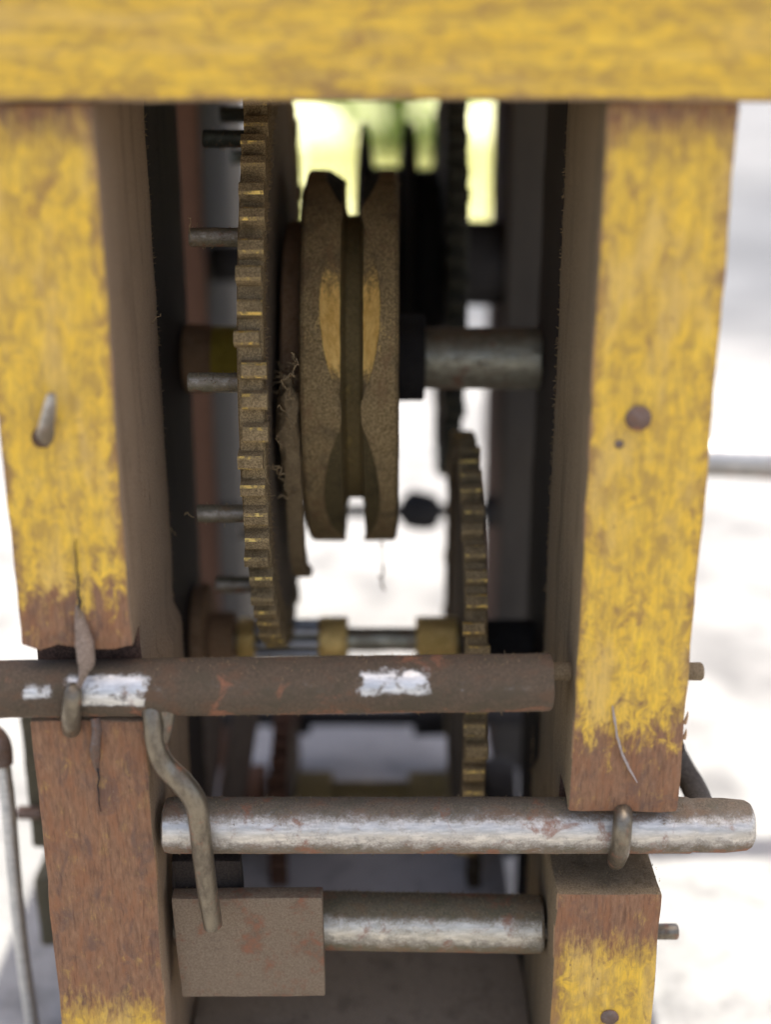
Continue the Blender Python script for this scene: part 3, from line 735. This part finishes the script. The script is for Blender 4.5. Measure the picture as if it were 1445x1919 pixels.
# ------------------------------------------------------------------ rods at the front
ROD = []
def rod_fuzz(parent, x0, x1, c, r, n, tilt=0.0):
    pts = []
    for i in range(n):
        x = random.uniform(x0, x1); a = random.uniform(math.radians(20), math.radians(160)) if random.random() < .75 else random.uniform(math.radians(230), math.radians(300))
        nrm = Vector((0, -math.cos(a)*.6 if a < 3.2 else -.3, math.sin(a))).normalized()
        pts.append((Vector((x, c.y, c.z+tilt*(x-x0)))+nrm*r, nrm))
    hairs('dust_fuzz', pts, parent, M['dust'], .25, .95, .075)
R1 = Vector((0, 3.0, -37.3)); T1 = .0145
r1 = thing('lever_rod', 'rust-brown round rod with a white worn patch, crossing the left post in its notch', 'rod', (-20, 3, -37))
bm = bmesh.new(); cyl(bm, -84, 31.6, R1, 5.5, 48, 0, .13, .5, 2.0, T1); finish('rod', bm, M['rod_a'], r1)
bm = bmesh.new(); cyl(bm, 31, 61.4, R1+Vector((0, 4, 1.9)), 1.75, 18, 0, .06, .4); finish('pivot', bm, M['side_r'], r1)
bm = bmesh.new()
tube(bm, [P(284, 1330, -.5), P(286, 1352, -1.6), P(290, 1390, -2.4), P(306, 1430, -2.6), P(342, 1468, -2.6), P(366, 1503, -2.5), P(374, 1550, -2.4), P(382, 1620, -1.8), P(390, 1680, -.6), P(399, 1734, .6)],
     [2.1, 1.9, 1.95, 2.15, 2.3, 2.3, 2.2, 2.15, 2.1, 2.0], 20, 0, 6, .035, .92)
tube(bm, [P(312, 1335, 0), P(313, 1360, -1.2), P(304, 1395, -1.9)], [2.0, 1.2, .9], 12, 0, 4, .2)
finish('bent_wire', bm, M['wire'], r1)['label'] = 'S-bent wire arm hanging down from the rod'
rod_fuzz(r1, -45, 31, R1+Vector((0, 0, .56)), 5.4, 500, T1)

R2 = Vector((0, 6.0, -69.4))
r2 = thing('steel_rod', 'bare shiny steel rod sticking out past the right post', 'rod', (10, 6, -69.4))
bm = bmesh.new()
xs = [-44.6, -44.2, -43.0]+lin(-43, 61, 2.0)[1:]+[61.6, 62, 63, 64, 68, 72.4, 73.4, 73.8]
rad = []
for x in xs:
    r = 5.6
    if x < -44.4: r = 4.6
    elif x < -43.5: r = 5.3
    if x > 61.3: r = 5.4
    if 61.5 < x < 62.5: r = 5.3
    if x > 72.2: r = 5.0
    if x > 73.2: r = 4.4
    if x > 73.6: r = 3.8
    rad.append(r)
lathe(bm, R2, list(zip(xs, rad)), 48, 0, .09); finish('rod', bm, M['rod_b'], r2)
a, b = P(1270, 1425, 34), P(1330, 1530, 30)
bm = bmesh.new(); tube(bm, [P(1262, 1405, 30), a, P(1300, 1475, 28), P(1318, 1515, 14)], [3.0, 3.0, 2.8, 2.6], 12, 0, 4, .1, .7)
finish('lever_arm', bm, M['wood_grey'], r2)
rod_fuzz(r2, -43, 60, R2, 5.55, 700)

R3 = Vector((0, 15.0, -98.6)); T3 = -.022
r3 = thing('plate_rod', 'dusty round rod with a flat rusty steel plate at its left end', 'rod', (0, 15, -99))
bm = bmesh.new(); cyl(bm, -45, 33.8, R3, 6.15, 48, 0, .12, .6, 2.0, T3); finish('rod', bm, M['rod_c'], r3)
bm = bmesh.new(); cyl(bm, 33, 62.6, R3+Vector((0, -3, -1.3)), 1.7, 18, 0, .06, .4); finish('pivot', bm, M['wire'], r3)
bm = cells(lin(-44.0, -13.0, 2.5), lin(4.6, 8.4, 1.9), lin(-110.8, -86.0, 2.5)); edge_bevel(bm, .35, 2)
for v in bm.verts: v.co.x += .9*(-v.co.z-86)/25*(1 if v.co.x < -28 else .3); v.co.z += .01*(v.co.x+30)
rough_up(bm, [(7, .12), (2, .06)]); finish('plate', bm, M['plate'], r3)
bm = cells(lin(-44.6, -30, 2.5), lin(9.6, 13, 2), lin(-100, -80.5, 2.5)); edge_bevel(bm, .6, 2); rough_up(bm, [(4, .3)])
finish('back_plate', bm, M['side_dark'], r3)
rod_fuzz(r3, -12, 33, R3+Vector((0, 0, -.7)), 6.1, 800, T3)
pts = [((random.uniform(-44, -13), random.uniform(4.6, 8.4), -85.9), (0, 0, 1)) for i in range(130)]
hairs('dust_fuzz', pts, r3, M['dust'], .12, .45, .04)

# ------------------------------------------------------------------ the back train
A3 = Vector((0, 205, 11.0))
g3 = thing('back_wheel_arbor', 'dark back shaft with a thin-flanged chain wheel and a black toothed wheel against the light', 'clock wheel', A3)
wheel(g3, 'toothed_wheel', A3, 17.2, 22.8, 66, 69.2, 72, 0, 3.4, 2.6, [M['brass_black'], M['brass_black']], 6, .1)  # backlit darkness painted into the brass colour
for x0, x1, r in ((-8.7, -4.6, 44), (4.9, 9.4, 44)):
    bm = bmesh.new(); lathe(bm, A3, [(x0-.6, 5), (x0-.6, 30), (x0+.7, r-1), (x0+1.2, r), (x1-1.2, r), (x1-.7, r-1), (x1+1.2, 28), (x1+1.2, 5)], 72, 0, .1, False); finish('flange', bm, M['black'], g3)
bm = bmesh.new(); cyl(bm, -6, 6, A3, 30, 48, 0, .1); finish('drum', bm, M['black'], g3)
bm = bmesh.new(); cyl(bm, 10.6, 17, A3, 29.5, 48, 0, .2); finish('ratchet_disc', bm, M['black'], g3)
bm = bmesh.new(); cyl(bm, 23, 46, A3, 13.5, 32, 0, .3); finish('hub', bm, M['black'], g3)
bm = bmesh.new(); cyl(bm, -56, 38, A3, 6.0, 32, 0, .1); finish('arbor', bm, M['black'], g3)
A4 = Vector((0, 196, -71))
g4 = thing('back_pinion_arbor', 'thin dark shaft low at the back with a blunt black pinion', 'pinion', A4)
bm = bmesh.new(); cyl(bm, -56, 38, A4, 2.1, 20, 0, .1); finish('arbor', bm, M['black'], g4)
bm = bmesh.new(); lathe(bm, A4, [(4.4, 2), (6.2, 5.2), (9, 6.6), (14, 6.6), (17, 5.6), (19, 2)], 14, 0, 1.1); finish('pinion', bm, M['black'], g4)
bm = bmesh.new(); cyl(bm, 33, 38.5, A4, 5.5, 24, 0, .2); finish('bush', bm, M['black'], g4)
# lower train, glimpsed between the rods
A5 = P(700, 1512, 118); A5.x = 0
g5 = thing('lower_wheel_arbor', 'low shaft behind the front rods with a brown wheel and brass pinion discs', 'clock wheel', A5)
bm = bmesh.new(); cyl(bm, -49, 38, A5, 3.2, 24, 0, .1); finish('arbor', bm, M['arbor'], g5)
wheel(g5, 'toothed_wheel', A5, -32.5, -27.5, 30, 32.6, 40, 0, 3.2, 2.4, [M['wood_red'], M['wood_red']], 5, .1)
for x0, x1 in ((-26.5, -16), (7, 20)):
    bm = bmesh.new(); cyl(bm, x0, x1, A5, 10.5, 36, 0, .15); finish('pinion_disc', bm, M['brass_olive'], g5)
for k in range(8):
    c = A5+dirv(2*math.pi*k/8)*6.5; bm = bmesh.new(); cyl(bm, -16.5, 7.5, c, 1.2, 10, 0, .05, .2); finish('trundle', bm, M['brass_olive'], g5)
for x0, x1, rr, mm in ((-49, -36, 12.5, 'wood_red'), (29, 38.2, 14.5, 'black')):
    bm = bmesh.new(); cyl(bm, x0, x1, A5, rr, 40, 0, .2); finish('drum', bm, M[mm], g5)
wheel(g5, 'toothed_wheel', A5, 22.5, 26.5, 31, 33.4, 40, 0, 3.2, 2.4, [M['web'], M['web']], 5, .1)
A6 = P(700, 1345, 150); A6.x = 0
g6 = thing('fly_arbor', 'thin dark shaft just under the rusty rod, far back', 'shaft', A6)
bm = bmesh.new(); cyl(bm, -60, 48, A6, 2.6, 20, 0, .1); finish('arbor', bm, M['black'], g6)
for x0, x1, r in ((-36, -24, 5.5), (9, 20, 5.8)):
    bm = bmesh.new(); cyl(bm, x0, x1, A6, r, 24, 0, .2); finish('collar', bm, M['black'], g6)
g7 = thing('hammer_lever', 'pair of slanted brown wooden lever arms behind the bent wire', 'lever', P(430, 1500, 104))
for a, b, r in ((P(458, 1350, 104), P(425, 1560, 104), 4.6), (P(388, 1350, 98), P(372, 1560, 98), 4.6)):
    bm = bmesh.new(); tube(bm, [a+(a-b)*.35, a, b, b+(b-a)*.3], [r*.8, r, r, r], 12, 0, 3, .2, .6); finish('arm', bm, M['lever'], g7)
bm = bmesh.new(); tube(bm, [P(330, 1575, 100), P(520, 1575, 106)], [2.2, 2.2], 12, 0, 2, .1); finish('arbor', bm, M['black'], g7)

# ------------------------------------------------------------------ wires outside the frame
bm = bmesh.new(); a = P(1300, 856, 150); b = P(1800, 872, 150)
tube(bm, [Vector((58.5, 150, a.z)), a, b], [5.7, 5.8, 6.1], 24, 0, 3, .1)
o = finish('winding_rod', bm, M['chrome'], None); o['label'] = 'bright steel rod sticking out to the right behind the right post'; o['category'] = 'rod'
bw = thing('bell_wire', 'pale grey steel wire with a thicker hooked top, hanging left of the left post', 'wire', P(30, 1919, 40))
bm = bmesh.new(); tube(bm, [P(4, 1425, 40), P(14, 1500, 40), P(24, 1620, 40), P(38, 1760, 40), P(58, 1905, 40), P(84, 2060, 40)], 1.65, 16, 0, 5, .04); finish('wire', bm, M['wire_grey'], bw)
bm = bmesh.new(); tube(bm, [P(-60, 1372, 44), P(-22, 1376, 42), P(-3, 1395, 40.5), P(5, 1432, 40)], [2.6, 2.7, 2.7, 2.3], 16, 0, 5, .05); finish('hook', bm, M['nail'], bw)
